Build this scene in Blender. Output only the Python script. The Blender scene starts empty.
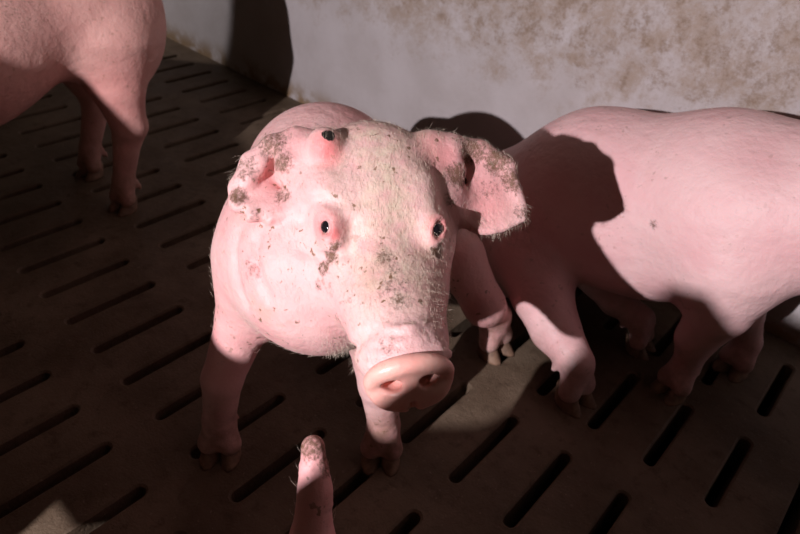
import bpy, math, random
import numpy as np
from mathutils import Matrix, Vector

random.seed(7)
rng = np.random.default_rng(7)
SC = bpy.context.scene
COL = SC.collection

# ------------------------------------------------------------------ camera
CAM = np.array([1.3693, -0.2571, 0.8070])
RC = np.array([[0.7354778590922417, 0.6727910310412617, 0.08015327400159472],
               [0.45319918362063105, -0.4005525540056756, -0.7963467532704296],
               [-0.5036693545868327, 0.6220208035328179, -0.5995058808887699]])  # right, down, forward
FPX = 625.334
cam = bpy.data.cameras.new('camera')
cam.sensor_fit = 'HORIZONTAL'
cam.sensor_width = 36.0
cam.lens = 36.0 * FPX / 800.0
cam.clip_start = 0.02
camo = bpy.data.objects.new('camera', cam)
COL.objects.link(camo)
m = Matrix.Identity(4)
for i in range(3):
    m[i][0] = RC[0][i]
    m[i][1] = -RC[1][i]
    m[i][2] = -RC[2][i]
    m[i][3] = CAM[i]
camo.matrix_world = m
cam.dof.use_dof = True
cam.dof.focus_distance = 0.66
cam.dof.aperture_fstop = 8.0
SC.camera = camo

# ------------------------------------------------------------------ world: a dim warm barn
w = bpy.data.worlds.new('barn_air')
SC.world = w
w.use_nodes = True
bg = w.node_tree.nodes['Background']
bg.inputs[0].default_value = (1.0, 0.80, 0.50, 1)
bg.inputs[1].default_value = 0.018

# ------------------------------------------------------------------ the hand-held lamp left of the camera
LAMP = np.array([1.10, -1.455, 1.085])
AIM = np.array([0.90, 0.60, 0.35])
ld = bpy.data.lights.new('hand_lamp', 'SPOT')
ld.energy = 205.0
ld.color = (1.0, 0.935, 0.965)
ld.spot_size = math.radians(95)
ld.spot_blend = 0.6
ld.shadow_soft_size = 0.012
lo = bpy.data.objects.new('hand_lamp', ld)
COL.objects.link(lo)
lo.location = LAMP
lo.rotation_euler = Vector(AIM - LAMP).to_track_quat('-Z', 'Y').to_euler()

vs = SC.view_settings
vs.view_transform = 'Standard'
vs.look = 'None'
vs.gamma = 1.0
vs.use_curve_mapping = False
vs.exposure = 0.0


def at(px, py, depth):
    """a measured point of the place: image ray at a given distance along the view axis"""
    return CAM + depth * (RC.T @ np.array([(px - 400) / FPX, (py - 267) / FPX, 1.0]))


# ------------------------------------------------------------------ materials
def new_mat(name):
    mt = bpy.data.materials.new(name)
    mt.use_nodes = True
    nt = mt.node_tree
    return mt, nt, nt.nodes['Principled BSDF']


class NB:
    """tiny node builder"""
    def __init__(s, nt):
        s.nt = nt

    def n(s, kind, **kw):
        nd = s.nt.nodes.new(kind)
        for k, v in kw.items():
            setattr(nd, k, v)
        return nd

    def link(s, a, b):
        s.nt.links.new(a, b)

    def obj(s):
        return s.n('ShaderNodeTexCoord').outputs['Object']

    def noise(s, vec, scale, detail=4, rough=0.55, dist=0.0):
        nd = s.n('ShaderNodeTexNoise')
        nd.inputs['Scale'].default_value = scale
        nd.inputs['Detail'].default_value = detail
        nd.inputs['Roughness'].default_value = rough
        nd.inputs['Distortion'].default_value = dist
        if vec is not None:
            s.link(vec, nd.inputs['Vector'])
        return nd.outputs['Fac']

    def ramp(s, fac, a, b):
        nd = s.n('ShaderNodeMapRange')
        nd.interpolation_type = 'SMOOTHSTEP'
        nd.inputs['From Min'].default_value = a
        nd.inputs['From Max'].default_value = b
        s.link(fac, nd.inputs['Value'])
        return nd.outputs['Result']

    def math(s, op, a, b=None):
        nd = s.n('ShaderNodeMath', operation=op)
        for i, v in enumerate((a, b)):
            if v is None:
                continue
            if isinstance(v, (int, float)):
                nd.inputs[i].default_value = v
            else:
                s.link(v, nd.inputs[i])
        return nd.outputs[0]

    def mix(s, fac, a, b):
        nd = s.n('ShaderNodeMix', data_type='RGBA')
        for i, v in ((0, fac), (6, a), (7, b)):
            if isinstance(v, (int, float)):
                nd.inputs[i].default_value = v
            elif isinstance(v, tuple):
                nd.inputs[i].default_value = (*v, 1)
            else:
                s.link(v, nd.inputs[i])
        return nd.outputs[2]

    def attr(s, name):
        return s.n('ShaderNodeAttribute', attribute_name=name).outputs['Fac']

    def bump(s, h, strength, dist, bsdf, normal=None):
        nd = s.n('ShaderNodeBump')
        nd.inputs['Strength'].default_value = strength
        nd.inputs['Distance'].default_value = dist
        s.link(h, nd.inputs['Height'])
        if normal is not None:
            s.link(normal, nd.inputs['Normal'])
        s.link(nd.outputs[0], bsdf.inputs['Normal'])
        return nd.outputs[0]


def skin_material(name, base, deep, grime=0.5):
    mt, nt, b = new_mat(name)
    k = NB(nt)
    co = k.obj()
    blotch = k.ramp(k.noise(co, 9, 4), 0.35, 0.7)
    c = k.mix(blotch, base, deep)
    # yellowish white coat where the hair lies thick
    hair = k.math('MULTIPLY', k.attr('coat'), k.ramp(k.noise(co, 60, 4), 0.2, 0.75))
    c = k.mix(hair, c, (0.70, 0.57, 0.44))
    # sore and blushing skin
    c = k.mix(k.attr('rosy'), c, (0.78, 0.22, 0.22))
    # fine dirt specks everywhere, small and sparse
    sp = k.math('MULTIPLY', k.ramp(k.noise(co, 105, 3, 0.5), 0.63, 0.70), k.ramp(k.noise(co, 8, 3), 0.42, 0.60))
    sp = k.math('MULTIPLY', sp, grime)
    c = k.mix(sp, c, (0.22, 0.12, 0.07))
    sm = k.math('MULTIPLY', k.ramp(k.noise(co, 16, 5, 0.65), 0.55, 0.75), 0.35 * grime)
    c = k.mix(sm, c, (0.40, 0.25, 0.15))
    # caked dirt where the animal has rubbed against things
    dn = k.math('ADD', k.attr('dirt'), k.math('MULTIPLY', k.math('SUBTRACT', k.noise(co, 190, 8, 0.78), 0.5), 2.6))
    dm = k.math('MULTIPLY', k.math('MULTIPLY', k.ramp(dn, 0.35, 0.95), k.ramp(k.attr('dirt'), 0.02, 0.30)), 0.9)
    c = k.mix(dm, c, (0.150, 0.078, 0.042))
    soil = k.math('MULTIPLY', k.attr('soil'), k.ramp(k.noise(co, 28, 6, 0.65), 0.15, 0.75))
    c = k.mix(soil, c, (0.20, 0.12, 0.075))
    # black scabs
    sn = k.math('ADD', k.attr('scab'), k.math('MULTIPLY', k.math('SUBTRACT', k.noise(co, 140, 4, 0.6), 0.5), 1.2))
    sk = k.math('MULTIPLY', k.ramp(sn, 0.45, 0.7), k.ramp(k.attr('scab'), 0.05, 0.3))
    c = k.mix(sk, c, (0.018, 0.014, 0.012))
    k.link(c, b.inputs['Base Color'])
    b.inputs['Roughness'].default_value = 0.52
    b.inputs['Specular IOR Level'].default_value = 0.35
    b.inputs['Subsurface Weight'].default_value = 0.12
    b.inputs['Subsurface Radius'].default_value = (1.0, 0.35, 0.25)
    b.inputs['Subsurface Scale'].default_value = 0.006
    h = k.math('ADD', k.math('MULTIPLY', k.noise(co, 55, 5, 0.6), 1.0), k.math('MULTIPLY', dm, 0.6))
    h = k.math('ADD', h, k.math('MULTIPLY', k.noise(co, 17, 3, 0.5), 1.6))
    k.bump(h, 0.5, 0.005, b)
    return mt


M_SKIN = skin_material('pig_skin', (0.80, 0.50, 0.485), (0.75, 0.37, 0.37), 1.0)
M_SKIN_R = skin_material('pig_skin_clean', (0.82, 0.53, 0.53), (0.78, 0.45, 0.46), 0.32)
M_SKIN_L = skin_material('pig_skin_ruddy', (0.68, 0.38, 0.34), (0.58, 0.30, 0.27), 0.45)


def snout_material():
    mt, nt, b = new_mat('snout_skin')
    k = NB(nt)
    co = k.obj()
    c = k.mix(k.ramp(k.noise(co, 40, 4), 0.35, 0.7), (0.86, 0.47, 0.40), (0.80, 0.37, 0.32))
    c = k.mix(k.math('MULTIPLY', k.ramp(k.noise(co, 120, 4, 0.6), 0.62, 0.74), 0.7), c, (0.40, 0.22, 0.11))
    k.link(c, b.inputs['Base Color'])
    b.inputs['Roughness'].default_value = 0.36
    b.inputs['Subsurface Weight'].default_value = 0.12
    b.inputs['Subsurface Radius'].default_value = (1, .3, .2)
    b.inputs['Subsurface Scale'].default_value = 0.005
    k.bump(k.noise(co, 260, 3), 0.35, 0.001, b)
    return mt


M_SNOUT = snout_material()


def plain(name, col, rough=0.6, var=0.25, scale=60, spec=0.4, bump=0.2):
    mt, nt, b = new_mat(name)
    k = NB(nt)
    co = k.obj()
    nz = k.noise(co, scale, 4)
    dark = tuple(x * (1 - var) for x in col)
    k.link(k.mix(k.ramp(nz, .3, .7), dark, col), b.inputs['Base Color'])
    b.inputs['Roughness'].default_value = rough
    b.inputs['Specular IOR Level'].default_value = spec
    if bump:
        k.bump(nz, bump, 0.003, b)
    return mt


M_HOOF = plain('hoof_horn', (0.26, 0.155, 0.105), 0.6, 0.45, 70)
M_BRISTLE = plain('bristle_hair', (0.82, 0.68, 0.56), 0.45, 0.15, 30, bump=0)
M_EYE = plain('eye_dark', (0.012, 0.009, 0.012), 0.06, 0.1, 30, 0.7, 0)
M_SCLERA = plain('eye_white', (0.62, 0.42, 0.42), 0.12, 0.25, 90, 0.6, 0)
M_STEEL = plain('galvanised_steel', (0.32, 0.32, 0.31), 0.5, 0.3, 50)
M_BOARD = plain('blocker_board', (0.16, 0.10, 0.06), 0.8, 0.5, 20)
M_SHADE = plain('spot_shade_metal', (0.30, 0.29, 0.27), 0.4, 0.2, 30)
M_CORD = plain('spot_cord', (0.02, 0.02, 0.02), 0.6, 0.2, 30, bump=0)
M_PIT = plain('slurry', (0.012, 0.009, 0.007), 0.5, 0.4, 8)


def concrete_floor_material():
    mt, nt, b = new_mat('slatted_concrete')
    k = NB(nt)
    geo = k.n('ShaderNodeNewGeometry').outputs['Position']
    c = k.mix(k.ramp(k.noise(geo, 5, 6, 0.6), 0.3, 0.7), (0.088, 0.058, 0.037), (0.168, 0.120, 0.084))
    c = k.mix(k.math('MULTIPLY', k.ramp(k.noise(geo, 34, 6, 0.68), 0.5, 0.72), 0.65), c, (0.060, 0.038, 0.024))
    c = k.mix(k.math('MULTIPLY', k.ramp(k.noise(geo, 150, 3, 0.6), 0.62, 0.75), 0.6), c, (0.26, 0.20, 0.15))
    k.link(c, b.inputs['Base Color'])
    b.inputs['Specular IOR Level'].default_value = 0.25
    k.link(k.math('ADD', k.math('MULTIPLY', k.noise(geo, 12, 4), 0.35), 0.48), b.inputs['Roughness'])
    h = k.math('ADD', k.noise(geo, 60, 6, 0.65), k.math('MULTIPLY', k.noise(geo, 260, 3), 0.5))
    k.bump(h, 0.55, 0.004, b)
    return mt


def wall_material():
    mt, nt, b = new_mat('stained_limewash')
    k = NB(nt)
    geo = k.n('ShaderNodeNewGeometry').outputs['Position']
    sx = k.n('ShaderNodeSeparateXYZ')
    k.link(geo, sx.inputs[0])
    z = sx.outputs['Z']
    base = k.mix(k.ramp(k.noise(geo, 6, 5), 0.3, 0.7), (0.52, 0.465, 0.475), (0.45, 0.395, 0.395))
    # splashes of dung dried onto the wall, thickest in a band at pig height
    band = k.ramp(z, 0.14, 0.44)
    bot = k.ramp(z, 0.085, 0.005)
    sn = k.math('ADD', k.math('MULTIPLY', k.noise(geo, 15, 10, 0.80, 0.12), 1.0), k.math('MULTIPLY', k.math('SUBTRACT', band, 1.0), 0.30))
    c = k.mix(k.math('MULTIPLY', k.ramp(sn, 0.34, 0.62), 0.72), base, (0.31, 0.215, 0.15))
    sn2 = k.math('ADD', k.noise(geo, 36, 8, 0.80, 0.1), k.math('MULTIPLY', k.math('SUBTRACT', band, 1.0), 0.35))
    c = k.mix(k.math('MULTIPLY', k.ramp(sn2, 0.46, 0.66), 0.7), c, (0.20, 0.125, 0.075))
    c = k.mix(k.math('MULTIPLY', bot, k.ramp(k.noise(geo, 20, 5), .35, .6)), c, (0.25, 0.16, 0.09))
    k.link(c, b.inputs['Base Color'])
    b.inputs['Roughness'].default_value = 0.7
    k.bump(k.noise(geo, 45, 7, 0.65), 0.5, 0.004, b)
    return mt


M_FLOOR = concrete_floor_material()
M_WALL = wall_material()


# ------------------------------------------------------------------ mesh helpers
def mesh_obj(name, verts, faces, mat, parent=None, smooth=False):
    me = bpy.data.meshes.new(name)
    me.from_pydata([tuple(v) for v in verts], [], [tuple(f) for f in faces])
    me.update()
    if smooth:
        me.polygons.foreach_set('use_smooth', [True] * len(me.polygons))
    me.materials.append(mat)
    o = bpy.data.objects.new(name, me)
    COL.objects.link(o)
    if parent is not None:
        o.parent = parent
    return o


def empty(name, loc=(0, 0, 0), rz=0.0):
    o = bpy.data.objects.new(name, None)
    o.empty_display_size = 0.05
    COL.objects.link(o)
    o.location = loc
    o.rotation_euler = (0, 0, rz)
    return o


def tag(o, label=None, cat=None, group=None, kind=None):
    for key, v in (('label', label), ('category', cat), ('group', group), ('kind', kind)):
        if v:
            o[key] = v
    return o


def box_data(x0, x1, y0, y1, z0, z1, bev=0.0):
    import bmesh
    bm = bmesh.new()
    bmesh.ops.create_cube(bm, size=1)
    for v in bm.verts:
        v.co = Vector(((x0 + x1) / 2 + v.co.x * (x1 - x0), (y0 + y1) / 2 + v.co.y * (y1 - y0), (z0 + z1) / 2 + v.co.z * (z1 - z0)))
    if bev:
        bmesh.ops.bevel(bm, geom=bm.edges[:], offset=bev, segments=2, affect='EDGES', profile=0.6)
    bm.verts.index_update()
    vv = [v.co[:] for v in bm.verts]
    ff = [[v.index for v in f.verts] for f in bm.faces]
    bm.free()
    return vv, ff


# ------------------------------------------------------------------ the setting
PITCH, PU, LS, SW = 0.100, 0.2470, 0.1728, 0.0098   # slat pitch, slot period, slot length, slot half width
WALL_Y = 0.985
COL0, COL1 = -5, 3


def slat_mesh():
    """one slat of the floor: a bar of concrete with half-slots notched out of both edges"""
    prof = []
    y_start = COL0 * PU - 0.037
    ch = 0.0035

    def side(half, grow):
        pts = []
        for c in range(COL0, COL1 + 1):
            ya, yb = c * PU + 0.0, c * PU + LS
            r = half + grow
            pts.append((0.0, ya - grow))
            for q in range(1, 4):
                a = math.pi / 2 * q / 3
                pts.append((r * math.sin(a), ya - grow + r * (1 - math.cos(a))))
            for q in range(0, 3):
                a = math.pi / 2 * (1 - q / 3)
                pts.append((r * math.sin(a), yb + grow - r * (1 - math.cos(a))))
            pts.append((0.0, yb + grow))
        return pts
    y_end = WALL_Y + 0.02
    verts, faces = [], []
    rows = []
    for (z, g) in ((0.0, ch), (-ch * 0.8, 0.0), (-0.07, -0.004)):
        s = side(SW, g)
        lft = [(-PITCH / 2, y_start)] + [(-PITCH / 2 + a, b) for a, b in s] + [(-PITCH / 2, y_end)]
        rgt = [(PITCH / 2, y_start)] + [(PITCH / 2 - a, b) for a, b in s] + [(PITCH / 2, y_end)]
        i0 = len(verts)
        verts += [(x, y, z) for x, y in lft]
        i1 = len(verts)
        verts += [(x, y, z) for x, y in rgt]
        rows.append((i0, i1, len(lft)))
    a0, b0, n = rows[0]
    for i in range(n - 1):
        faces.append((a0 + i, b0 + i, b0 + i + 1, a0 + i + 1))
    for (a, b, _), (c, d, _) in zip(rows[:-1], rows[1:]):
        for i in range(n - 1):
            faces.append((a + i + 1, c + i + 1, c + i, a + i))
            faces.append((b + i, d + i, d + i + 1, b + i + 1))
    return verts, faces


def pit_data():
    vs_, fs = [], []
    for b in ((-2.6, 3.2, -1.4, 1.1, -0.62, -0.55), (-2.6, 3.2, 0.99, 1.1, -0.55, -0.08), (-2.6, 3.2, -1.4, -1.3, -0.55, -0.08)):
        v_, f_ = box_data(*b)
        fs += [[i + len(vs_) for i in q] for q in f_]
        vs_ += v_
    return vs_, fs


floor = tag(empty('floor'), 'brown slatted concrete floor with rows of dark slots', None, None, 'structure')
sv, sf = slat_mesh()
slat0 = mesh_obj('slat', sv, sf, M_FLOOR, floor)
slat0.location = (-2.45, 0, 0)
for i in range(1, 56):
    s = slat0.copy()
    COL.objects.link(s)
    s.location = (-2.45 + i * PITCH, 0, 0)
pv, pf = pit_data()
tag(mesh_obj('floor_pit', pv, pf, M_PIT), 'dark slurry pit under the slatted floor', None, None, 'structure')
wv, wf = box_data(-2.6, 3.2, WALL_Y, WALL_Y + 0.12, 0.0, 2.4)
tag(mesh_obj('wall_back', wv, wf, M_WALL), 'dirty whitewashed wall behind the pigs', None, None, 'structure')


# ------------------------------------------------------------------ implicit surfaces
def V(*a):
    return np.array(a, float)


class Field:
    def __init__(s, lo, hi, h):
        s.lo = np.array(lo, float)
        s.h = h
        s.n = np.ceil((np.array(hi) - s.lo) / h).astype(int) + 1
        s.D = np.full(s.n, 1.0, np.float32)

    def _win(s, lo, hi):
        a = np.clip(np.floor((lo - s.lo) / s.h).astype(int), 0, s.n)
        b = np.clip(np.ceil((hi - s.lo) / s.h).astype(int) + 1, 0, s.n)
        if np.any(b <= a):
            return None, None
        ax = [(s.lo[i] + s.h * np.arange(a[i], b[i])).astype(np.float32) for i in range(3)]
        P = np.stack(np.meshgrid(*ax, indexing='ij'), -1)
        return (slice(a[0], b[0]), slice(a[1], b[1]), slice(a[2], b[2])), P

    def _join(s, sl, d, k, sub=False):
        D = s.D[sl]
        if sub:
            d = -d
            hh = np.maximum(k - np.abs(D - d), 0) / k
            s.D[sl] = np.maximum(D, d) + hh * hh * k * 0.25
        else:
            hh = np.maximum(k - np.abs(D - d), 0) / k
            s.D[sl] = np.minimum(D, d) - hh * hh * k * 0.25

    def cone(s, a, b, ra, rb, k=0.02, sub=False, flat=None):
        a, b = V(*a), V(*b)
        R = max(ra, rb) + k + 2 * s.h
        st = 1.0 if flat is None else max(1.0, flat[1])
        sl, P = s._win(np.minimum(a, b) - R * st, np.maximum(a, b) + R * st)
        if sl is None:
            return
        ab = b - a
        t = np.clip(((P - a) @ ab) / max(ab @ ab, 1e-9), 0, 1)
        q = P - (a + t[..., None] * ab)
        if flat is not None:
            nrm = V(*flat[0])
            nrm = nrm / np.linalg.norm(nrm)
            comp = q @ nrm
            q = q + (comp / flat[1] - comp)[..., None] * nrm
        d = np.linalg.norm(q, axis=-1) - (ra + (rb - ra) * t)
        if flat is not None and flat[1] < 1:
            d = d * (0.5 + 0.5 * flat[1])
        s._join(sl, d, k, sub)

    def chain(s, pts, k=0.02, sub=False, flat=None):
        for i, ((p, r), (q, r2)) in enumerate(zip(pts[:-1], pts[1:])):
            s.cone(p, q, r, r2, k if i == 0 else min(k, 0.008), sub, flat)

    def ell(s, c, rad, axes=None, k=0.02, sub=False):
        c = V(*c)
        rad = V(*rad)
        R = rad.max() + k + 2 * s.h
        sl, P = s._win(c - R, c + R)
        if sl is None:
            return
        q = P - c
        if axes is not None:
            q = q @ np.array(axes, float).T
        k0 = np.linalg.norm(q / rad, axis=-1)
        k1 = np.linalg.norm(q / (rad * rad), axis=-1)
        s._join(sl, k0 * (k0 - 1) / np.maximum(k1, 1e-6), k, sub)

    def sheet(s, grid, th, k=0.01):
        """grid [r][c] of points -> a curved leaf of thickness th (array or scalar)"""
        G = np.array(grid, float)
        for ax in (0, 1):
            for _ in range(2):
                G = np.moveaxis(G, ax, 0)
                n = G.shape[0]
                out = []
                for i in range(n - 1):
                    p0, p1, p2, p3 = G[max(i - 1, 0)], G[i], G[i + 1], G[min(i + 2, n - 1)]
                    out += [p1, (-p0 + 9 * p1 + 9 * p2 - p3) / 16 if 0 < i < n - 2 else (p1 + p2) / 2]
                out.append(G[-1])
                G = np.moveaxis(np.array(out), 0, ax)
        pts = G.reshape(-1, 3)
        R = th + k + 2 * s.h
        sl, P = s._win(pts.min(0) - R, pts.max(0) + R)
        best = np.full(P.shape[:-1], 1.0, np.float32)
        for i in range(G.shape[0] - 1):
            for j in range(G.shape[1] - 1):
                for tri in ((G[i, j], G[i + 1, j], G[i, j + 1]), (G[i + 1, j + 1], G[i, j + 1], G[i + 1, j])):
                    best = np.minimum(best, s._tri(P, *tri))
        s._join(sl, best - th, k)

    @staticmethod
    def _tri(P, a, b, c):
        ab, ac = b - a, c - a
        n = np.cross(ab, ac)
        nn = n @ n
        if nn < 1e-14:
            return np.full(P.shape[:-1], 1.0, np.float32)
        ap = P - a
        d00, d01, d11 = ab @ ab, ab @ ac, ac @ ac
        d20, d21 = ap @ ab, ap @ ac
        den = d00 * d11 - d01 * d01
        v = (d11 * d20 - d01 * d21) / den
        w_ = (d00 * d21 - d01 * d20) / den
        inside = (v >= 0) & (w_ >= 0) & (v + w_ <= 1)
        plane = np.abs(ap @ n) / math.sqrt(nn)

        def seg(p, q):
            e = q - p
            t = np.clip(((P - p) @ e) / (e @ e), 0, 1)
            return np.linalg.norm(P - (p + t[..., None] * e), axis=-1)
        ed = np.minimum(np.minimum(seg(a, b), seg(b, c)), seg(c, a))
        return np.where(inside, plane, ed)

    def grad(s, P):
        i = np.round((np.asarray(P) - s.lo) / s.h).astype(int)
        i = np.clip(i, 2, s.n - 3)
        g = []
        for a in range(3):
            e = np.zeros(3, int)
            e[a] = 2
            g.append(s.D[tuple(i + e)] - s.D[tuple(i - e)])
        g = np.array(g, float)
        return g / max(np.linalg.norm(g), 1e-9)

    def hit(s, o, d, t0=0.45, t1=1.3):
        """first point of the surface met from o along d"""
        t = np.arange(t0, t1, s.h * 0.4)
        P = o + t[:, None] * d
        i = np.round((P - s.lo) / s.h).astype(int)
        ok = np.all((i >= 0) & (i < s.n), axis=1)
        i = np.clip(i, 0, s.n - 1)
        val = np.where(ok, s.D[i[:, 0], i[:, 1], i[:, 2]], 1)
        w_ = np.argmax(val < 0) if np.any(val < 0) else np.argmin(val)
        return P[w_]

    def surface(s):
        D = s.D
        nx, ny, nz = D.shape
        ins = D < 0
        cnt = np.zeros((nx - 1, ny - 1, nz - 1), np.int8)
        corners = [(i, j, k) for i in (0, 1) for j in (0, 1) for k in (0, 1)]
        for i, j, k in corners:
            cnt += ins[i:nx - 1 + i, j:ny - 1 + j, k:nz - 1 + k]
        mixed = (cnt > 0) & (cnt < 8)
        idx = np.argwhere(mixed)
        vid = np.full(mixed.shape, -1, np.int64)
        vid[mixed] = np.arange(len(idx))
        acc = np.zeros((len(idx), 3))
        num = np.zeros(len(idx))
        val = {c: D[idx[:, 0] + c[0], idx[:, 1] + c[1], idx[:, 2] + c[2]].astype(float) for c in corners}
        for a in corners:
            for ax in range(3):
                if a[ax]:
                    continue
                b = list(a)
                b[ax] = 1
                b = tuple(b)
                va, vb = val[a], val[b]
                cr = (va < 0) != (vb < 0)
                t = np.where(cr, va / np.where(cr, va - vb, 1), 0)
                p = np.tile(np.array(a, float), (len(idx), 1))
                p[:, ax] += t
                acc[cr] += p[cr]
                num[cr] += 1
        verts = s.lo + s.h * (idx + acc / num[:, None])
        faces = []
        for ax in range(3):
            u, v = (ax + 1) % 3, (ax + 2) % 3
            sa = [slice(None)] * 3
            sb = [slice(None)] * 3
            sa[ax] = slice(0, -1)
            sb[ax] = slice(1, None)
            A, B = ins[tuple(sa)], ins[tuple(sb)]
            e = np.argwhere(A != B)
            e = e[(e[:, u] > 0) & (e[:, v] > 0) & (e[:, u] < D.shape[u] - 1) & (e[:, v] < D.shape[v] - 1)]
            du = np.zeros(3, int)
            du[u] = 1
            dv = np.zeros(3, int)
            dv[v] = 1
            q = [vid[tuple((e - du - dv).T)], vid[tuple((e - dv).T)], vid[tuple(e.T)], vid[tuple((e - du).T)]]
            q = np.stack(q, 1)
            fl = ~A[tuple(e.T)]
            q[fl] = q[fl][:, ::-1]
            faces.append(q)
        return verts, np.concatenate(faces)


def smooth_verts(v, f, it=2, lam=0.5):
    e = np.concatenate([f[:, [0, 1]], f[:, [1, 2]], f[:, [2, 3]], f[:, [3, 0]]])
    for _ in range(it):
        acc = np.zeros_like(v)
        cn = np.zeros(len(v))
        for a, b in ((0, 1), (1, 0)):
            for d in range(3):
                acc[:, d] += np.bincount(e[:, a], v[e[:, b], d], len(v))
            cn += np.bincount(e[:, a], minlength=len(v))
        v = v * (1 - lam) + lam * acc / np.maximum(cn, 1)[:, None]
    return v


def vert_normals(v, f):
    n = np.cross(v[f[:, 2]] - v[f[:, 0]], v[f[:, 3]] - v[f[:, 1]])
    out = np.zeros_like(v)
    for c in range(4):
        for d in range(3):
            out[:, d] += np.bincount(f[:, c], n[:, d], len(v))
    return out / np.maximum(np.linalg.norm(out, axis=1), 1e-12)[:, None]


def quad_obj(name, v, f, mat, parent, attrs=None):
    me = bpy.data.meshes.new(name)
    me.vertices.add(len(v))
    me.vertices.foreach_set('co', v.astype(np.float32).ravel())
    me.loops.add(len(f) * 4)
    me.loops.foreach_set('vertex_index', f.astype(np.int32).ravel())
    me.polygons.add(len(f))
    me.polygons.foreach_set('loop_start', (np.arange(len(f)) * 4).astype(np.int32))
    me.polygons.foreach_set('loop_total', np.full(len(f), 4, np.int32))
    me.polygons.foreach_set('use_smooth', np.ones(len(f), bool))
    me.update()
    me.validate()
    for an, av in (attrs or {}).items():
        at_ = me.attributes.new(an, 'FLOAT', 'POINT')
        at_.data.foreach_set('value', np.clip(av, 0, 1).astype(np.float32))
    me.materials.append(mat)
    o = bpy.data.objects.new(name, me)
    COL.objects.link(o)
    o.parent = parent
    return o


def blob(v, spots):
    """soft marks: (point, radius, strength)"""
    a = np.zeros(len(v))
    for p, r, s_ in spots:
        d = np.linalg.norm(v - V(*p), axis=1) / (1.12 * r)
        a = np.maximum(a, s_ * np.clip(1.1 * (1 - d * d), 0, 1))
    return a


def hoof(parent, pos, toe, size=1.0, tilt=0.0):
    """a cloven hoof: two pointed claws with flat soles, side by side"""
    toe = V(toe[0], toe[1], 0)
    toe = toe / np.linalg.norm(toe)
    sd = V(-toe[1], toe[0], 0)
    vs_, fs = [], []
    NU, NV = 10, 7
    for s in (-1, 1):
        base = len(vs_)
        for j in range(NV + 1):
            t = j / NV
            for i in range(NU):
                a = 2 * math.pi * i / NU
                ln = (0.024 - 0.006 * t)
                wd = (0.0160 - 0.002 * t)
                x = math.cos(a) * ln
                if x > 0:
                    y = math.sin(a) * wd * (1 - 0.25 * math.cos(a))
                else:
                    y = math.sin(a) * wd
                x = x * (1.0 if x < 0 else 1.15) - 0.012 * t
                z = 0.024 * t * (1.0 - 0.12 * math.cos(a))
                p = toe * (x + 0.006) + sd * (y + s * 0.0150 * (1 - 0.12 * t) + s * 0.06 * x)
                p = p * size
                p[2] = z * size + (x + .03) * tilt * size
                vs_.append(V(*pos) + p)
        for j in range(NV):
            for i in range(NU):
                a, b = base + j * NU + i, base + j * NU + (i + 1) % NU
                fs.append((a, b, b + NU, a + NU))
        fs.append(tuple(base + i for i in range(NU))[::-1])
        fs.append(tuple(base + NV * NU + i for i in range(NU)))
    return mesh_obj('hoof', vs_, fs, M_HOOF, parent, True)


def foot(F, pos, toe, k=0.012, size=1.0):
    """the soft pastern and dewclaws just above a hoof at pos"""
    toe = V(toe[0], toe[1], 0)
    toe = toe / np.linalg.norm(toe)
    sd = V(-toe[1], toe[0], 0)
    p = V(*pos)
    up = V(0, 0, 1)
    for s in (-1, 1):
        F.cone(p + (-toe * 0.010 + up * 0.062) * size, p + (toe * 0.002 + sd * s * 0.0155 + up * 0.026) * size, 0.021 * size, 0.0170 * size, k)
        F.cone(p + (-toe * 0.030 + sd * s * 0.012 + up * 0.055) * size, p + (-toe * 0.036 + sd * s * 0.015 + up * 0.040) * size, 0.008 * size, 0.006 * size, 0.006)
    return p + (-toe * 0.012 + up * 0.068) * size


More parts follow.
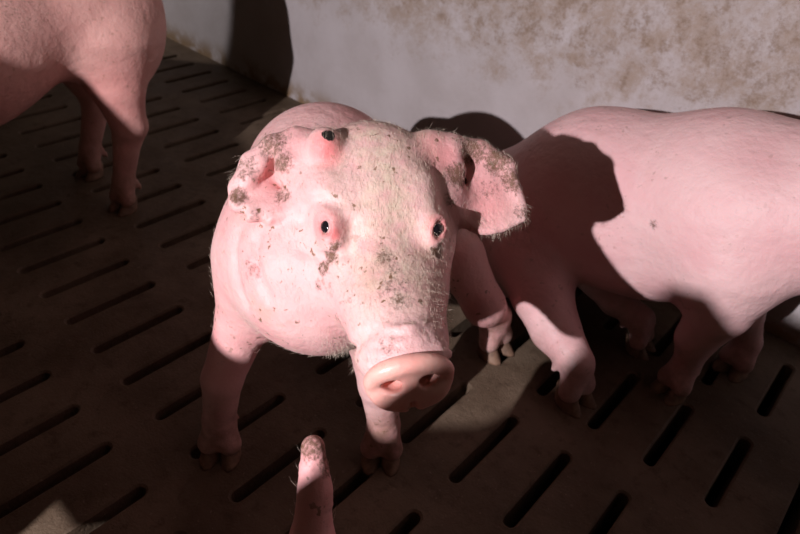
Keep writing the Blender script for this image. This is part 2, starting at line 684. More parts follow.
def bristles(name, parent, v, n, weight, count, length, flow, mat, lift=0.45, rad=0.00028):
    """short stiff hairs as thin three-sided spikes"""
    wgt = np.maximum(weight, 0)
    ids = rng.choice(len(v), count, p=wgt / wgt.sum())
    P = v[ids] + rng.normal(0, 0.0012, (count, 3))
    N = n[ids]
    fl = flow[ids] if flow.ndim == 2 else np.tile(flow, (count, 1))
    fl = fl - (fl * N).sum(1, keepdims=True) * N
    fl /= np.maximum(np.linalg.norm(fl, axis=1, keepdims=True), 1e-6)
    T = fl + N * lift + rng.normal(0, 0.22, (count, 3))
    T /= np.linalg.norm(T, axis=1, keepdims=True)
    L = length * rng.uniform(0.5, 1.25, (count, 1))
    a = np.cross(T, N + rng.normal(0, .01, (count, 3)))
    a /= np.maximum(np.linalg.norm(a, axis=1, keepdims=True), 1e-6)
    b = np.cross(T, a)
    base = P - N * 0.001
    rings = []
    for q in range(3):
        an = 2 * math.pi * q / 3
        rings.append(base + (a * math.cos(an) + b * math.sin(an)) * rad)
    mid = base + T * L * 0.55 + N * L * 0.03
    mids = []
    for q in range(3):
        an = 2 * math.pi * q / 3
        mids.append(mid + (a * math.cos(an) + b * math.sin(an)) * rad * 0.8)
    tip = base + T * L + fl * L * 0.12 - N * L * 0.05
    allv = np.stack(rings + mids + [tip], 1).reshape(-1, 3)
    o = np.arange(count)[:, None] * 7
    tri = []
    for q in range(3):
        r = (q + 1) % 3
        tri += [np.hstack([o + q, o + r, o + 3 + r]), np.hstack([o + q, o + 3 + r, o + 3 + q]), np.hstack([o + 3 + q, o + 3 + r, o + 6])]
    tri = np.concatenate(tri)
    me = bpy.data.meshes.new(name)
    me.vertices.add(len(allv))
    me.vertices.foreach_set('co', allv.astype(np.float32).ravel())
    me.loops.add(len(tri) * 3)
    me.loops.foreach_set('vertex_index', tri.astype(np.int32).ravel())
    me.polygons.add(len(tri))
    me.polygons.foreach_set('loop_start', (np.arange(len(tri)) * 3).astype(np.int32))
    me.polygons.foreach_set('loop_total', np.full(len(tri), 3, np.int32))
    me.update()
    me.materials.append(mat)
    ob = bpy.data.objects.new(name, me)
    COL.objects.link(ob)
    ob.parent = parent
    ob['kind'] = 'stuff'
    return ob


# ------------------------------------------------------------------ the sick pig facing the camera
ANG = math.radians(-46.2)
ORG = V(0.934, 0.097, 0.0)
_c, _s = math.cos(ANG), math.sin(ANG)
TOL = np.array([[_c, _s, 0], [-_s, _c, 0], [0, 0, 1]])


def loc(P):
    return TOL @ (np.asarray(P, float) - ORG)


def P3(px, py, d):
    return loc(at(px, py, d))


def unit(v):
    return v / np.linalg.norm(v)


def build_main_pig():
    root = empty('pig', ORG, ANG)
    tag(root, 'pig facing the camera with a sore red eye and a scabbed lump on its forehead', 'pig')
    F = Field((-0.66, -0.30, 0.0), (0.26, 0.42, 0.60), 0.0036)
    E = P3(381, 226, 0.640)
    S = P3(410, 383, 0.555)
    hx = unit(S - E)
    xc = TOL @ RC[0]
    hy = unit(xc - (xc @ hx) * hx)
    hz = np.cross(hx, hy)
    HL = np.linalg.norm(S - E)

    def H(x, y, z):
        return E + x * hx + y * hy + z * hz
    ax = np.stack([hx, hy, hz])
    # trunk: hips, belly, chest
    F.cone((-0.45, 0.010, 0.262), (-0.30, 0.012, 0.318), 0.100, 0.108, 0.06)
    F.cone((-0.30, 0.012, 0.318), (-0.10, 0.014, 0.345), 0.108, 0.103, 0.06)
    F.cone((-0.10, 0.014, 0.345), (-0.03, 0.025, 0.355), 0.103, 0.085, 0.06)
    for s in (-1, 1):
        F.ell((-0.080, 0.012 + 0.058 * s, 0.315), (0.068, 0.048, 0.095), None, 0.04)   # shoulder blades
        F.ell((-0.45, 0.010 + 0.055 * s, 0.245), (0.09, 0.052, 0.11), None, 0.04)     # hams
    # neck and head
    F.cone((-0.06, 0.025, 0.365), H(-0.085, 0.0, -0.050), 0.088, 0.078, 0.05)
    F.cone((-0.02, 0.03, 0.345), H(-0.05, -0.005, -0.080), 0.070, 0.062, 0.05)
    F.ell(H(-0.050, 0, -0.048), (0.080, 0.076, 0.062), ax, 0.04)
    F.ell(H(-0.035, -0.038, -0.080), (0.070, 0.042, 0.048), ax, 0.04)   # jowls
    F.ell(H(-0.045, 0.030, -0.080), (0.060, 0.038, 0.045), ax, 0.04)
    F.cone(H(-0.01, 0, -0.050), H(0.122, 0, -0.020), 0.060, 0.0425, 0.03, flat=(hy, 1.08))
    F.cone(H(0.00, 0, -0.080), H(0.125, 0, -0.046), 0.046, 0.030, 0.03)
    # brow ridges and cheek bones
    for s in (-1, 1):
        F.cone(H(-0.034, 0.046 * s, 0.006), H(0.012, 0.050 * s, 0.004), 0.013, 0.010, 0.025)
        F.cone(H(0.00, 0.050 * s, -0.045), H(0.055, 0.034 * s, -0.036), 0.020, 0.016, 0.035)
    F.ell(H(-0.055, 0.0, 0.008), (0.050, 0.045, 0.014), ax, 0.03)
    # wrinkles above the nose
    for xx, w_, rr in ((0.160, 0.035, 0.0052), (0.150, 0.033, 0.0046), (0.140, 0.028, 0.0042), (0.129, 0.022, 0.0036)):
        pts = []
        for i in range(9):
            a = (i / 8.0 - 0.5) * 2
            pts.append((H(xx - 0.010 * a * a, w_ * a + 0.003, 0.0225 - (xx - 0.139) * 0.22 - 0.014 * a * a), rr))
        F.chain(pts, 0.004)
    # ears -------------------------------------------------------------
    # image-right ear: a broad leaf that hangs outwards, its front edge crusted
    er = [[P3(425, 150, .705), P3(447, 141, .712), P3(478, 146, .715), P3(505, 163, .712), P3(512, 180, .708)],
          [P3(430, 172, .690), P3(452, 168, .703), P3(482, 172, .708), P3(509, 184, .708), P3(517, 196, .704)],
          [P3(438, 192, .680), P3(456, 197, .692), P3(480, 203, .699), P3(507, 207, .699), P3(521, 211, .700)],
          [P3(446, 204, .676), P3(459, 217, .684), P3(478, 230, .690), P3(502, 228, .692), P3(522, 218, .694)]]
    F.sheet(er, 0.0055, 0.016)
    F.chain([(P3(428, 146, .70), .016), (P3(452, 146, .703), .011), (P3(480, 148, .708), .008), (P3(508, 165, .708), .0065), (P3(522, 208, .70), .005)], 0.012)
    F.cone(P3(432, 160, .70), P3(446, 195, .69), .022, .018, 0.025)
    F.chain([(P3(452, 152, .694), .009), (P3(455, 170, .690), .010), (P3(452, 190, .686), .009)], 0.012)
    F.cone(P3(464, 165, .700), P3(459, 190, .694), .005, .005, 0.008, sub=True)
    # image-left ear: crumpled, folded forward, rim rolled over
    el = [[P3(318, 150, .690), P3(292, 140, .690), P3(262, 152, .690), P3(240, 180, .688)],
          [P3(322, 168, .682), P3(292, 168, .694), P3(262, 178, .692), P3(238, 192, .690)],
          [P3(318, 188, .672), P3(290, 192, .678), P3(264, 198, .672), P3(238, 203, .674)],
          [P3(312, 203, .660), P3(288, 212, .656), P3(264, 219, .655), P3(245, 212, .663)]]
    F.sheet(el, 0.0055, 0.006)
    F.chain([(P3(318, 148, .69), .016), (P3(296, 138, .686), .0105), (P3(272, 145, .682), .010), (P3(250, 162, .680), .0095), (P3(237, 188, .680), .0085), (P3(237, 204, .672), .007), (P3(250, 215, .660), .0062), (P3(266, 220, .655), .0058)], 0.012)
    F.chain([(P3(262, 164, .676), .009), (P3(248, 180, .674), .0085), (P3(241, 192, .676), .007)], 0.010)
    F.chain([(P3(296, 150, .676), .010), (P3(290, 165, .672), .010), (P3(294, 184, .672), .009), (P3(306, 198, .664), .010)], 0.012)
    F.chain([(P3(280, 150, .672), .007), (P3(284, 160, .668), .006), (P3(280, 172, .668), .006)], 0.008)
    F.cone(P3(272, 168, .682), P3(284, 188, .680), .006, .005, 0.008, sub=True)
    F.cone(P3(318, 165, .69), P3(326, 195, .66), .026, .022, 0.03)
    co_ = loc(CAM)

    def Q(px, py):
        """where the hide lies at a measured point"""
        return F.hit(co_, TOL @ (RC.T @ np.array([(px - 400) / FPX, (py - 267) / FPX, 1.0])))
    # abscess
    lump = Q(325, 150)
    tow = unit(co_ - lump)
    F.ell(lump - tow * 0.0035 + V(0, 0, 0.004), (0.0205, 0.0200, 0.0205), ax, 0.010)
    # forelegs
    feet = {}
    toeR = (1.0, -0.05, 0)
    pr = V(-0.030, -0.121, 0)
    pl = V(-0.030, 0.118, 0)
    for name, p, sy in (('r', pr, -1), ('l', pl, 1)):
        top = foot(F, p, toeR, size=1.0)
        F.chain([((-0.085, 0.010 + 0.068 * sy, 0.32), 0.050), ((-0.062, 0.006 + 0.082 * sy, 0.245), 0.036), ((-0.042, p[1] - 0.012 * sy, 0.150), 0.0275), (top, 0.0235)], 0.03)
    # hind legs; the one on image right is set far out to the side
    F.chain([((-0.50, -0.075, 0.20), 0.07), ((-0.47, -0.085, 0.13), 0.040), ((-0.53, -0.09, 0.10), 0.027), (foot(F, V(-0.50, -0.09, 0), toeR), 0.021)], 0.02)
    q = [loc(p) for p in ((0.735, 0.475, 0.27), (0.825, 0.475, 0.235), (0.905, 0.467, 0.200), (0.965, 0.482, 0.122))]
    fl = loc((0.978, 0.522, 0.0))
    tl = TOL @ unit(V(1.0, -0.12, 0))
    F.chain([(q[0], 0.078), (q[1], 0.060), (q[2], 0.045), (q[3], 0.033)], 0.03)
    F.cone(q[3], foot(F, fl, tl, size=1.15), 0.033, 0.028, 0.02)
    # nose disc: rim, hollow, nostrils
    dn = unit(hx * 0.82 + hz * 0.57)
    dz = unit(np.cross(dn, hy))
    dax = np.stack([dn, hy, dz])

    def DSC(x, y, z):
        return S + x * dn + y * hy + z * dz
    for s in (-1, 1):
        F.cone(DSC(0.002, 0.0150 * s, 0.005), DSC(-0.045, 0.010 * s, 0.016), 0.0066, 0.0050, 0.003, sub=True)
        F.ell(DSC(-0.008, 0.0150 * s, 0.0060), (0.020, 0.0072, 0.0052), dax, 0.003, sub=True)
    # folds of loose skin: behind the jaw, on the neck, under the eye
    for line, rr in (([(262, 214), (254, 240), (256, 270), (268, 298)], 0.0042), ([(243, 210), (234, 240), (236, 280), (246, 305)], 0.0036),
                     ([(304, 250), (322, 258), (344, 252)], 0.0022), ([(300, 222), (304, 206), (320, 199), (340, 204)], 0.0022),
                     ([(352, 222), (350, 250), (344, 280)], 0.0022), ([(372, 330), (356, 346), (350, 362)], 0.0026)):
        pts = [(Q(*a) + unit(co_ - Q(*a)) * rr * 0.35, rr) for a in line]
        F.chain(pts, 0.010, sub=True)
    # eyes: swollen lids around a slit
    eyes = []
    found = [(-1, Q(326, 226), None), (1, Q(438, 229), None)]
    for s, ep, _ in found:
        nn = unit(F.grad(ep) + hy * s * 0.1)
        lat = unit(hx - (hx @ nn) * nn)
        vert = np.cross(nn, lat)
        eax = np.stack([lat, vert, nn])
        F.ell(ep, (0.0155, 0.0118, 0.0042), eax, 0.009)
        F.ell(ep + nn * 0.004, (0.0105, 0.0066, 0.0080), eax, 0.003, sub=True)
        eyes.append((s, ep, nn, lat, vert))
    v, f = F.surface()
    v = smooth_verts(v, f, 1, 0.5)
    n = vert_normals(v, f)
    # -- marks on the hide
    dirt = blob(v, [(Q(331, 257), .010, 1.0), (Q(336, 247), .008, 1.0), (Q(325, 268), .010, .8), (Q(321, 285), .010, .5), (Q(384, 258), .013, .62), (Q(393, 270), .012, .5),
                    (Q(400, 300), .016, .55), (Q(437, 250), .011, 1.1), (Q(345, 300), .02, .35),
                    (Q(395, 285), .02, .5), (Q(330, 290), .010, .45),
                    (Q(272, 142), .026, .72), (Q(245, 168), .020, .6), (Q(238, 196), .013, .95), (Q(282, 162), .016, .8),
                    (Q(285, 195), .018, .65), (Q(258, 216), .010, .5),
                    (Q(470, 150), .022, .9), (Q(498, 160), .022, .85), (Q(514, 180), .020, .8), (Q(459, 175), .020, .9), (Q(522, 212), .012, .6),
                    (Q(490, 190), .018, .45), (Q(452, 200), .012, .6),
                    (Q(390, 345), .015, .45), (Q(252, 270), .02, .45), (Q(345, 108), .05, .3)])
    legz = np.clip((0.165 - v[:, 2]) / 0.10, 0, 1)
    soil = legz * 0.85
    nape = np.clip(1 - np.abs(v[:, 0] + 0.17) / 0.12, 0, 1) * np.clip((v[:, 2] - 0.415) / 0.03, 0, 1)
    dirt = np.maximum(dirt, nape * 0.42)
    scab = blob(v, [(Q(329, 134), .009, 1.2), (P3(278, 155, .68), .010, .7), (P3(266, 150, .68), .012, .6), (P3(480, 152, .71), .012, .75), (P3(500, 170, .71), .010, .7),
                    (P3(460, 182, .70), .012, .8), (P3(236, 190, .68), .010, .7)])
    rosy = blob(v, [(Q(325, 148), .022, .85), (eyes[0][1], .019, .72), (Q(333, 234), .011, 1.0), (eyes[1][1], .016, .7),
                    (P3(432, 160, .69), .03, .40), (P3(270, 195, .69), .035, .22), (P3(490, 205, .70), .035, .28), (P3(300, 175, .68), .03, .3), (P3(240, 310, .80), .07, .25)])
    hl = (v - E) @ hx
    up = n @ hz
    coat = np.clip((hl + 0.16) / 0.06, 0, 1) * np.clip((0.13 - hl) / 0.05, 0, 1) * np.clip(up * 1.6 - 0.25, 0, 1) * np.clip(1 - np.abs((v - E) @ hy - 0.012) / 0.075, 0, 1) * 0.95
    body = quad_obj('body', v, f, M_SKIN, root, dict(dirt=dirt, scab=scab, rosy=rosy, coat=coat, soil=soil))
    # -- snout disc as its own softer, wetter part
    G = Field(S - 0.075, S + 0.075, 0.0018)
    for i in range(28):
        a0, a1 = 2 * math.pi * i / 28, 2 * math.pi * (i + 1) / 28

        def rim(a):
            top = max(math.sin(a), 0) ** 0.7
            return (DSC(0.001 + 0.006 * top - 0.005 * abs(math.cos(a)) ** 2, 0.0345 * math.cos(a) * (1 + 0.05 * math.sin(a)), 0.0235 * math.sin(a) + 0.001), 0.0046 + 0.0032 * top)
        (pa, ra), (pb, rb) = rim(a0), rim(a1)
        G.cone(pa, pb, ra, rb, 0.005)
    G.ell(DSC(-0.006, 0, 0.0), (0.0085, 0.036, 0.026), dax, 0.006)
    G.cone(DSC(-0.012, 0, -0.002), DSC(-0.044, 0, -0.004), 0.026, 0.033, 0.01, flat=(hy, 1.2))
    for s in (-1, 1):
        G.ell(DSC(0.000, 0.0175 * s, -0.011), (0.0075, 0.0150, 0.0115), dax, 0.007)          # lower lobes
        G.ell(DSC(0.0030, 0.0150 * s, 0.0050), (0.010, 0.0092, 0.0058), dax, 0.005, sub=True)  # nostrils
        G.cone(DSC(0.002, 0.0150 * s, 0.005), DSC(-0.045, 0.010 * s, 0.016), 0.0064, 0.0048, 0.003, sub=True)
        G.ell(DSC(-0.008, 0.0150 * s, 0.0060), (0.017, 0.0066, 0.0046), dax, 0.004, sub=True)
    G.ell(DSC(0.006, 0, -0.022), (0.009, 0.0030, 0.010), dax, 0.005, sub=True)
    gv, gf = G.surface()
    gv = smooth_verts(gv, gf, 2, 0.5)
    quad_obj('snout', gv, gf, M_SNOUT, root)
    # -- eyes
    for s, ep, nn, lat, vert in eyes:
        look = unit(nn + lat * 0.10 + (-0.35 * hy if s < 0 else -0.1 * hy))
        bpy_eye(root, ep - nn * 0.0072, look, 0.0098)
    # -- bristles
    flow = np.tile(-hx * 0.4 - hz * 0.2, (len(v), 1))
    headw = np.clip((v[:, 0] + 0.16) / 0.12, 0, 1)
    wgt = headw * (0.25 + coat) * (v[:, 2] > 0.2) + (nape > 0.1) * 0.5
    br = bristles('bristles', root, v, n, wgt, 22000, 0.0080, np.tile(-hx, (len(v), 1)), M_BRISTLE, 0.16, 0.00009)
    chin = blob(v, [(Q(343, 350), .022, 2.5), (Q(330, 340), .02, 1.2), (Q(352, 364), .012, 1.5)])
    rimw = blob(v, [(P3(500, 228, .69), .03, 1), (P3(470, 225, .69), .025, 1), (P3(520, 214, .70), .02, 1), (P3(440, 140, .71), .03, .7), (P3(243, 165, .68), .02, .5)])
    cheek = blob(v, [(P3(447, 250, .63), .03, .6), (P3(446, 300, .6), .04, .6)])
    bristles('whiskers', root, v, n, chin + rimw + cheek, 1100, 0.011, np.tile(hx * .3 - hz * .6, (len(v), 1)), M_BRISTLE, 0.9, 0.00008)
    for p in (pr, pl):
        hoof(root, p, toeR, 1.0)
    hoof(root, V(-0.50, -0.09, 0), toeR)
    hoof(root, fl, tl, 1.15)
    return root


def bpy_eye(parent, c, out, r):
    """eyeball with a dark iris cap"""
    z = unit(out)
    x = unit(np.cross(z, V(0, 0, 1)))
    y = np.cross(z, x)

    def cap(name, mat, a0, a1, rr, par):
        vs_, fs = [], []
        N, Mr = 20, 8
        for j in range(Mr + 1):
            a = a0 + (a1 - a0) * j / Mr
            for i in range(N):
                b = 2 * math.pi * i / N
                vs_.append(c + rr * (math.cos(a) * z + math.sin(a) * (math.cos(b) * x + math.sin(b) * y)))
        for j in range(Mr):
            for i in range(N):
                p, q = j * N + i, j * N + (i + 1) % N
                fs.append((p, p + N, q + N, q))
        return mesh_obj(name, vs_, fs, mat, par, True)
    e = cap('eye', M_SCLERA, 0.0001, 2.6, r, parent)
    cap('iris', M_EYE, 0.0001, 0.68, r * 1.035, e)
    return e


main_pig = build_main_pig()


# ------------------------------------------------------------------ generic hog body for the others
def finish(F, root, mat, dirt_leg=0.5, extra=None, smooth=2, spots=None, rosy=None):
    v, f = F.surface()
    v = smooth_verts(v, f, smooth, 0.5)
    n = vert_normals(v, f)
    so = np.clip((0.15 - v[:, 2]) / 0.12, 0, 1) * dirt_leg * 1.4
    d = np.zeros(len(v))
    if spots:
        d = np.maximum(d, blob(v, spots))
    rz = blob(v, rosy) if rosy else np.zeros(len(v))
    quad_obj('body', v, f, mat, root, dict(dirt=d, scab=np.zeros(len(v)), rosy=rz, coat=np.zeros(len(v)), soil=so))
    return v, f, n


def hog_head(F, base, hx, hz, size=1.0):
    """neck end, skull, muzzle, snout and ears on a head axis"""
    hx = unit(V(*hx))
    hy = unit(np.cross(V(*hz), hx))
    hz = np.cross(hx, hy)

    def H(x, y, z):
        return V(*base) + (x * hx + y * hy + z * hz) * size
    ax = np.stack([hx, hy, hz])
    F.ell(H(0.05, 0, 0), (0.09 * size, 0.08 * size, 0.08 * size), ax, 0.04)
    F.cone(H(0.08, 0, -0.01), H(0.23, 0, -0.02), 0.064 * size, 0.038 * size, 0.03)
    F.cone(H(0.235, 0, -0.015), H(0.245, 0, -0.015), 0.036 * size, 0.036 * size, 0.006)
    for s in (-1, 1):
        F.ell(H(0.06, 0.05 * s, -0.05), (0.06 * size, 0.04 * size, 0.04 * size), ax, 0.03)
        g = [[H(0.0, 0.03 * s, 0.07), H(0.02, 0.06 * s, 0.11), H(0.05, 0.09 * s, 0.13)],
             [H(0.01, 0.055 * s, 0.05), H(0.03, 0.09 * s, 0.08), H(0.07, 0.12 * s, 0.10)],
             [H(0.02, 0.07 * s, 0.03), H(0.05, 0.10 * s, 0.05), H(0.09, 0.125 * s, 0.08)]]
        F.sheet(g, 0.007, 0.015)
    return H, hx, hy, hz


# ------------------------------------------------------------------ the pig sitting by the wall, head beyond the frame
def build_sitting_pig():
    root = empty('pig', (1.0, 0.72, 0.0), 0.0)
    tag(root, 'clean pink pig sitting on its haunches along the wall at the right', 'pig')
    o = V(1.0, 0.72, 0)

    def W(x, y, z):
        return V(x, y, z) - o
    F = Field(W(0.62, 0.42, 0.0), W(1.98, 0.978, 0.72), 0.0048)
    F.cone(W(0.86, 0.745, 0.160), W(1.00, 0.745, 0.262), 0.125, 0.138, 0.06)
    F.cone(W(1.00, 0.745, 0.262), W(1.20, 0.745, 0.335), 0.138, 0.132, 0.06)
    F.cone(W(1.20, 0.745, 0.335), W(1.36, 0.735, 0.398), 0.132, 0.103, 0.06)
    F.cone(W(1.36, 0.735, 0.398), W(1.52, 0.725, 0.44), 0.106, 0.105, 0.06)
    F.ell(W(1.10, 0.72, 0.215), (0.13, 0.095, 0.085), None, 0.06)
    hog_head(F, W(1.54, 0.72, 0.46), (0.95, -0.1, -0.15), (0.15, 0, 0.95), 1.05)
    # shoulder, near and far forelegs
    F.ell(W(1.25, 0.655, 0.31), (0.085, 0.055, 0.115), None, 0.05)
    F.ell(W(1.25, 0.83, 0.32), (0.085, 0.055, 0.115), None, 0.05)
    toe = V(0.25, -0.95, 0)
    t1 = foot(F, W(1.262, 0.672, 0), (-0.25, -1, 0))
    F.chain([(W(1.265, 0.655, 0.29), 0.070), (W(1.275, 0.655, 0.215), 0.047), (W(1.262, 0.672, 0.13), 0.033), (t1, 0.023)], 0.03)
    t2 = foot(F, W(1.322, 0.815, 0), (-0.15, -1, 0))
    F.chain([(W(1.260, 0.80, 0.28), 0.060), (W(1.285, 0.80, 0.205), 0.038), (W(1.300, 0.81, 0.125), 0.029), (t2, 0.022)], 0.03)
    # near hind leg stretched forward, thigh folded against the belly
    F.ell(W(0.92, 0.635, 0.155), (0.115, 0.060, 0.115), None, 0.05)
    t3 = foot(F, W(1.146, 0.525, 0), (1, -0.25, 0), size=1.15)
    F.chain([(W(0.955, 0.615, 0.165), 0.068), (W(1.015, 0.585, 0.125), 0.055), (W(1.070, 0.556, 0.092), 0.043), (t3, 0.029)], 0.025)
    # far hind leg
    F.ell(W(0.93, 0.83, 0.15), (0.11, 0.06, 0.11), None, 0.05)
    t4 = foot(F, W(1.168, 0.735, 0), (1, 0.0, 0))
    F.chain([(W(1.00, 0.74, 0.13), 0.055), (W(1.06, 0.735, 0.105), 0.040), (W(1.10, 0.735, 0.075), 0.030), (t4, 0.023)], 0.02)
    v, f, n = finish(F, root, M_SKIN_R, 0.55, spots=[(W(1.05, .61, .40), .012, .5), (W(1.15, .6, .33), .01, .6)])
    bristles('bristles', root, v, n, (n[:, 2] > 0.1) * 1.0 + 0.05, 1500, 0.007, V(-1, 0, 0), M_BRISTLE, 0.2, 0.00014)
    hoof(root, W(1.262, 0.672, 0), (-0.25, -1, 0))
    hoof(root, W(1.322, 0.815, 0), (-0.15, -1, 0))
    hoof(root, W(1.146, 0.525, 0), (1, -0.25, 0), 1.15)
    hoof(root, W(1.168, 0.735, 0), (1, 0.0, 0))
    return root


sit_pig = build_sitting_pig()


# ------------------------------------------------------------------ the pig at the left, walking out of the frame
def build_left_pig():
    o = V(0.03, 0.0, 0)
    root = empty('pig', o, 0.0)
    tag(root, 'ruddy pig at the left edge seen from its hind legs and flank', 'pig')

    def W(x, y, z):
        return V(x, y, z) - o
    F = Field(W(-0.27, -0.98, 0.0), W(0.30, 0.52, 0.74), 0.0055)
    F.cone(W(0.02, 0.30, 0.455), W(0.02, 0.05, 0.41), 0.125, 0.165, 0.06)
    F.cone(W(0.02, 0.05, 0.41), W(0.02, -0.25, 0.41), 0.165, 0.155, 0.06)
    F.cone(W(0.02, -0.25, 0.42), W(0.01, -0.50, 0.45), 0.150, 0.120, 0.06)
    F.cone(W(0.01, -0.50, 0.45), W(0.0, -0.62, 0.46), 0.118, 0.092, 0.05)
    hog_head(F, W(0.0, -0.62, 0.46), (0.0, -0.95, -0.25), (0, -0.2, 0.95), 1.05)
    # hams and hind legs
    for x, fx, fy, hk in ((0.095, 0.115, 0.268, 0.31), (-0.055, -0.075, 0.285, 0.335)):
        sgn = 1 if x > 0 else -1
        F.ell(W(x, 0.325, 0.40), (0.068, 0.115, 0.145), None, 0.05)
        tp = foot(F, W(fx, fy, 0), (0.25, -1, 0), size=1.05)
        F.chain([(W(x + 0.01 * sgn, 0.315, 0.37), 0.085), (W(x + 0.018 * sgn, 0.305, 0.285), 0.056), (W(fx + 0.008 * sgn, hk, 0.195), 0.036),
                 (W(fx, hk - 0.005, 0.165), 0.030), (tp, 0.023)], 0.025)
        F.ell(W(fx + 0.004 * sgn, hk + 0.022, 0.188), (0.016, 0.018, 0.022), None, 0.02)
    for x, y in ((0.10, -0.40), (-0.07, -0.43)):
        tp = foot(F, W(x, y, 0), (0, -1, 0), size=1.05)
        F.chain([(W(x * 0.8, y, 0.36), 0.075), (W(x, y + 0.01, 0.25), 0.048), (W(x, y - 0.005, 0.16), 0.034), (tp, 0.024)], 0.03)
    # curled tail
    pts = []
    for i in range(12):
        a = i * 0.75
        pts.append((W(0.02 + 0.02 * math.sin(a), 0.435 + 0.006 * i, 0.50 - 0.02 * math.cos(a)), 0.010 - 0.0005 * i))
    F.chain(pts, 0.006)
    v, f, n = finish(F, root, M_SKIN_L, 0.6, spots=[(W(.15, .12, .46), .10, .40), (W(.15, .05, .4), .06, .42), (W(.15, .35, .5), .03, .4)],
                     rosy=[(W(.14, .30, .28), .09, .22)])
    bristles('bristles', root, v, n, (n[:, 0] > 0) * 1.0, 5000, 0.012, V(0, 0.4, -0.8), M_BRISTLE, 0.2, 0.00012)
    for (fx, fy, t) in ((0.115, 0.268, (0.25, -1, 0)), (-0.075, 0.285, (0.25, -1, 0)), (0.10, -0.40, (0, -1, 0)), (-0.07, -0.43, (0, -1, 0))):
        hoof(root, W(fx, fy, 0), t, 1.05)
    return root


left_pig = build_left_pig()


# ------------------------------------------------------------------ the pig under the camera: only its raised tail enters the frame
def build_tail_pig():
    tb = at(314, 540, 0.60)
    o = V(1.36, -0.27, 0)
    root = empty('pig', o, 0.0)
    tag(root, 'pig at the bottom edge showing only its short upright docked tail', 'pig')

    def L(p):
        return V(*p) - o
    def W(x, y, z):
        return V(x, y, z) - o
    F = Field(W(1.0, -0.66, 0.0), W(2.02, 0.0, 0.50), 0.006)
    F.cone(W(1.185, -0.160, 0.105), W(1.36, -0.27, 0.135), 0.092, 0.130, 0.06)
    F.cone(W(1.36, -0.27, 0.140), W(1.58, -0.36, 0.150), 0.130, 0.118, 0.06)
    F.cone(W(1.58, -0.36, 0.150), W(1.68, -0.40, 0.175), 0.110, 0.09, 0.05)
    hog_head(F, W(1.68, -0.40, 0.18), (0.92, -0.35, -0.25), (0.2, 0, 0.95), 0.95)
    toe = (0.93, -0.37, 0)
    fts = ((1.36, -0.135, 1), (1.24, -0.385, -1), (1.72, -0.28, 1), (1.62, -0.50, -1))
    for x, y, s in fts:
        tp = foot(F, W(x, y, 0), toe)
        F.chain([(W(x - 0.12, y - 0.055 * s, 0.12), 0.06), (W(x - 0.06, y - 0.02 * s, 0.06), 0.038), (tp, 0.024)], 0.025)
    v, f, n = finish(F, root, M_SKIN_R, 0.55)
    for x, y, hk in fts:
        hoof(root, W(x, y, 0), toe)
    # the tail itself, finely modelled: ringed stub with a soiled blunt tip
    T = Field(L(tb) - 0.17, L(tb) + 0.14, 0.0021)
    p0, p1, p2, p3 = (L(at(*a)) for a in ((332, 610, .61), (312, 540, .60), (315, 490, .60), (313, 447, .60)))
    T.chain([(L((1.175, -0.125, 0.125)), 0.045), (p0, 0.034), (p1, 0.0215), (p2, 0.0150), (p3, 0.0115)], 0.006)
    axis = unit(p3 - p2)
    for i in range(7):
        c = p2 + (p3 - p2) * (i / 6.0 * 0.95 - 0.35)
        T.ell(c, (0.0170 - 0.0005 * i,) * 2 + (0.0024,), np.stack([unit(np.cross(axis, V(1, 0, 0))), unit(np.cross(axis, unit(np.cross(axis, V(1, 0, 0))))), axis]), 0.004)
    tv, tf = T.surface()
    tv = smooth_verts(tv, tf, 1, 0.4)
    tn = vert_normals(tv, tf)
    dd = blob(tv, [(p3, 0.018, 1.0), (p3 + (p2 - p3) * 0.35 + (TOL.T @ V(0, 0.009, 0)), 0.018, 0.8)])
    quad_obj('tail', tv, tf, M_SKIN, root, dict(dirt=dd, scab=np.zeros(len(tv)), rosy=np.full(len(tv), .12), coat=np.zeros(len(tv)), soil=np.zeros(len(tv))))
    bristles('tail_bristles', root, tv, tn, np.ones(len(tv)), 200, 0.011, axis, M_BRISTLE, 0.9, 0.00012)
    return root


tail_pig = build_tail_pig()


# ------------------------------------------------------------------ unseen light gate added to shape the shadow edges
GY = -0.60
blocker = tag(empty('light_blocker', (1.10, GY, 0)), 'low unseen wooden light gate with uneven boards beside the photographer', 'blocker')


def board(x0, x1, zl0, zl1, zr0, zr1, th=0.014):
    """a plank between two posts, its ends at different heights"""
    vs_ = [(x - 1.10, y, z) for y in (-th, th) for x, z in ((x0, zl0), (x1, zr0), (x1, zr1), (x0, zl1))]
    fs = [(0, 1, 2, 3), (7, 6, 5, 4), (0, 4, 5, 1), (1, 5, 6, 2), (2, 6, 7, 3), (3, 7, 4, 0)]
    return mesh_obj('board', vs_, fs, M_BOARD, blocker)


TOP = ((0.34, 0.82), (0.56, 0.740), (0.610, 0.680), (0.640, 0.645), (0.855, 0.615), (0.925, 0.595), (0.97, 0.580), (1.05, 0.545), (1.086, 0.568), (1.106, 0.618), (1.118, 0.670), (1.144, 0.730), (1.168, 0.738), (1.192, 0.718), (1.60, 0.71))  # top edge cut to follow the wanted shadow boundary
for (x0, z0), (x1, z1) in zip(TOP[:-1], TOP[1:]):
    bot = 0.374 if 0.84 < x0 < 0.91 else 0.32  # raised stretch lets a patch of light reach the floor
    board(x0, x1, bot, z0, bot, z1)
board(0.34, 1.60, 0.06, 0.24, 0.06, 0.24)


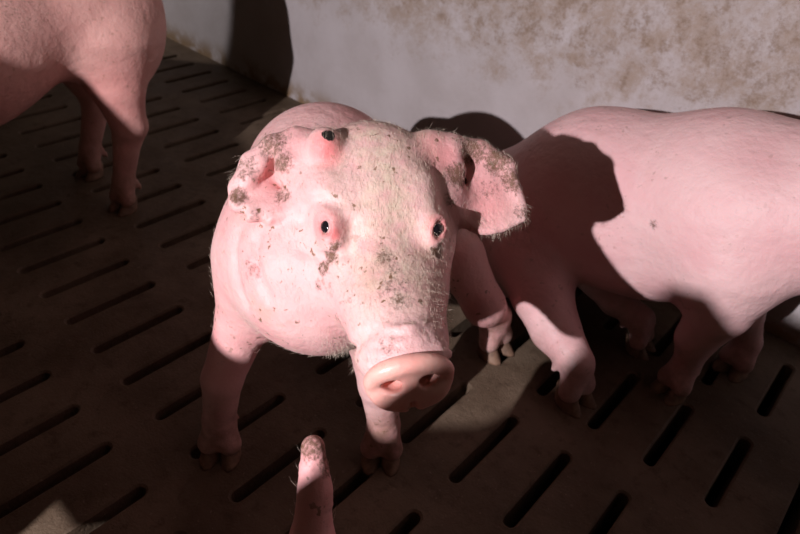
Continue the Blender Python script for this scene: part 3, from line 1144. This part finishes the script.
def tube(a, b, r, n=20):
    a, b = Vector(a), Vector(b)
    d = (b - a).normalized()
    x = d.orthogonal().normalized()
    y = d.cross(x)
    vs_, fs = [], []
    for p in (a, b):
        for i in range(n):
            t = 2 * math.pi * i / n
            vs_.append(p + (x * math.cos(t) + y * math.sin(t)) * r)
    for i in range(n):
        fs.append((i, (i + 1) % n, n + (i + 1) % n, n + i))
    fs.append(tuple(range(n))[::-1])
    fs.append(tuple(range(n, 2 * n)))
    return vs_, fs


for px, top, r in ((0.36, 0.75, 0.03), (1.60, 0.85, 0.035)):
    pv, pf = tube((px - 1.10, -0.035, 0.0), (px - 1.10, -0.035, top), r)
    mesh_obj('post', pv, pf, M_STEEL, blocker, True)


# ------------------------------------------------------------------ an unseen spot added at the far left to brighten the wall
HLP = V(-1.30, -0.10, 0.80)
HAIM = V(-1.11, 0.985, 0.46)


def build_added_spot():
    root = tag(empty('added_spot', HLP), 'added unseen spot in a metal shade that brightens the left wall', 'lamp')
    d = unit(HAIM - HLP)
    x = unit(np.cross(d, V(0, 0, 1)))
    y = np.cross(d, x)
    prof = ((-0.10, 0.020), (-0.06, 0.028), (-0.03, 0.055), (0.03, 0.085), (0.05, 0.088))
    vs_, fs = [], []
    N = 28
    for th in (0.0, -0.003):
        for t, rr in prof:
            for i in range(N):
                a = 2 * math.pi * i / N
                vs_.append(d * (t - 0.02) + (x * math.cos(a) + y * math.sin(a)) * (rr + th))
    n = len(prof)
    for layer in (0, 1):
        for j in range(n - 1):
            for i in range(N):
                q = (layer * n + j) * N
                f_ = (q + i, q + (i + 1) % N, q + N + (i + 1) % N, q + N + i)
                fs.append(f_ if layer else f_[::-1])
    for i in range(N):
        a0, a1 = (n - 1) * N, (2 * n - 1) * N
        fs.append((a0 + i, a0 + (i + 1) % N, a1 + (i + 1) % N, a1 + i))
    mesh_obj('shade', vs_, fs, M_SHADE, root, True)
    top = -d * 0.12
    cv, cf = tube(tuple(top), (top[0], top[1], 1.5), 0.004, 10)
    mesh_obj('cord', cv, cf, M_CORD, root, True)
    hl = bpy.data.lights.new('added_spot_light', 'SPOT')
    hl.energy = 30.0
    hl.color = (1.0, 0.95, 0.95)
    hl.spot_size = 2 * math.atan2(0.60, np.linalg.norm(HAIM - HLP))
    hl.spot_blend = 0.10
    hl.shadow_soft_size = 0.012
    o = bpy.data.objects.new('added_spot_light', hl)
    COL.objects.link(o)
    o.parent = root
    o.rotation_euler = Vector(HAIM - HLP).to_track_quat('-Z', 'Y').to_euler()
    return root


build_added_spot()
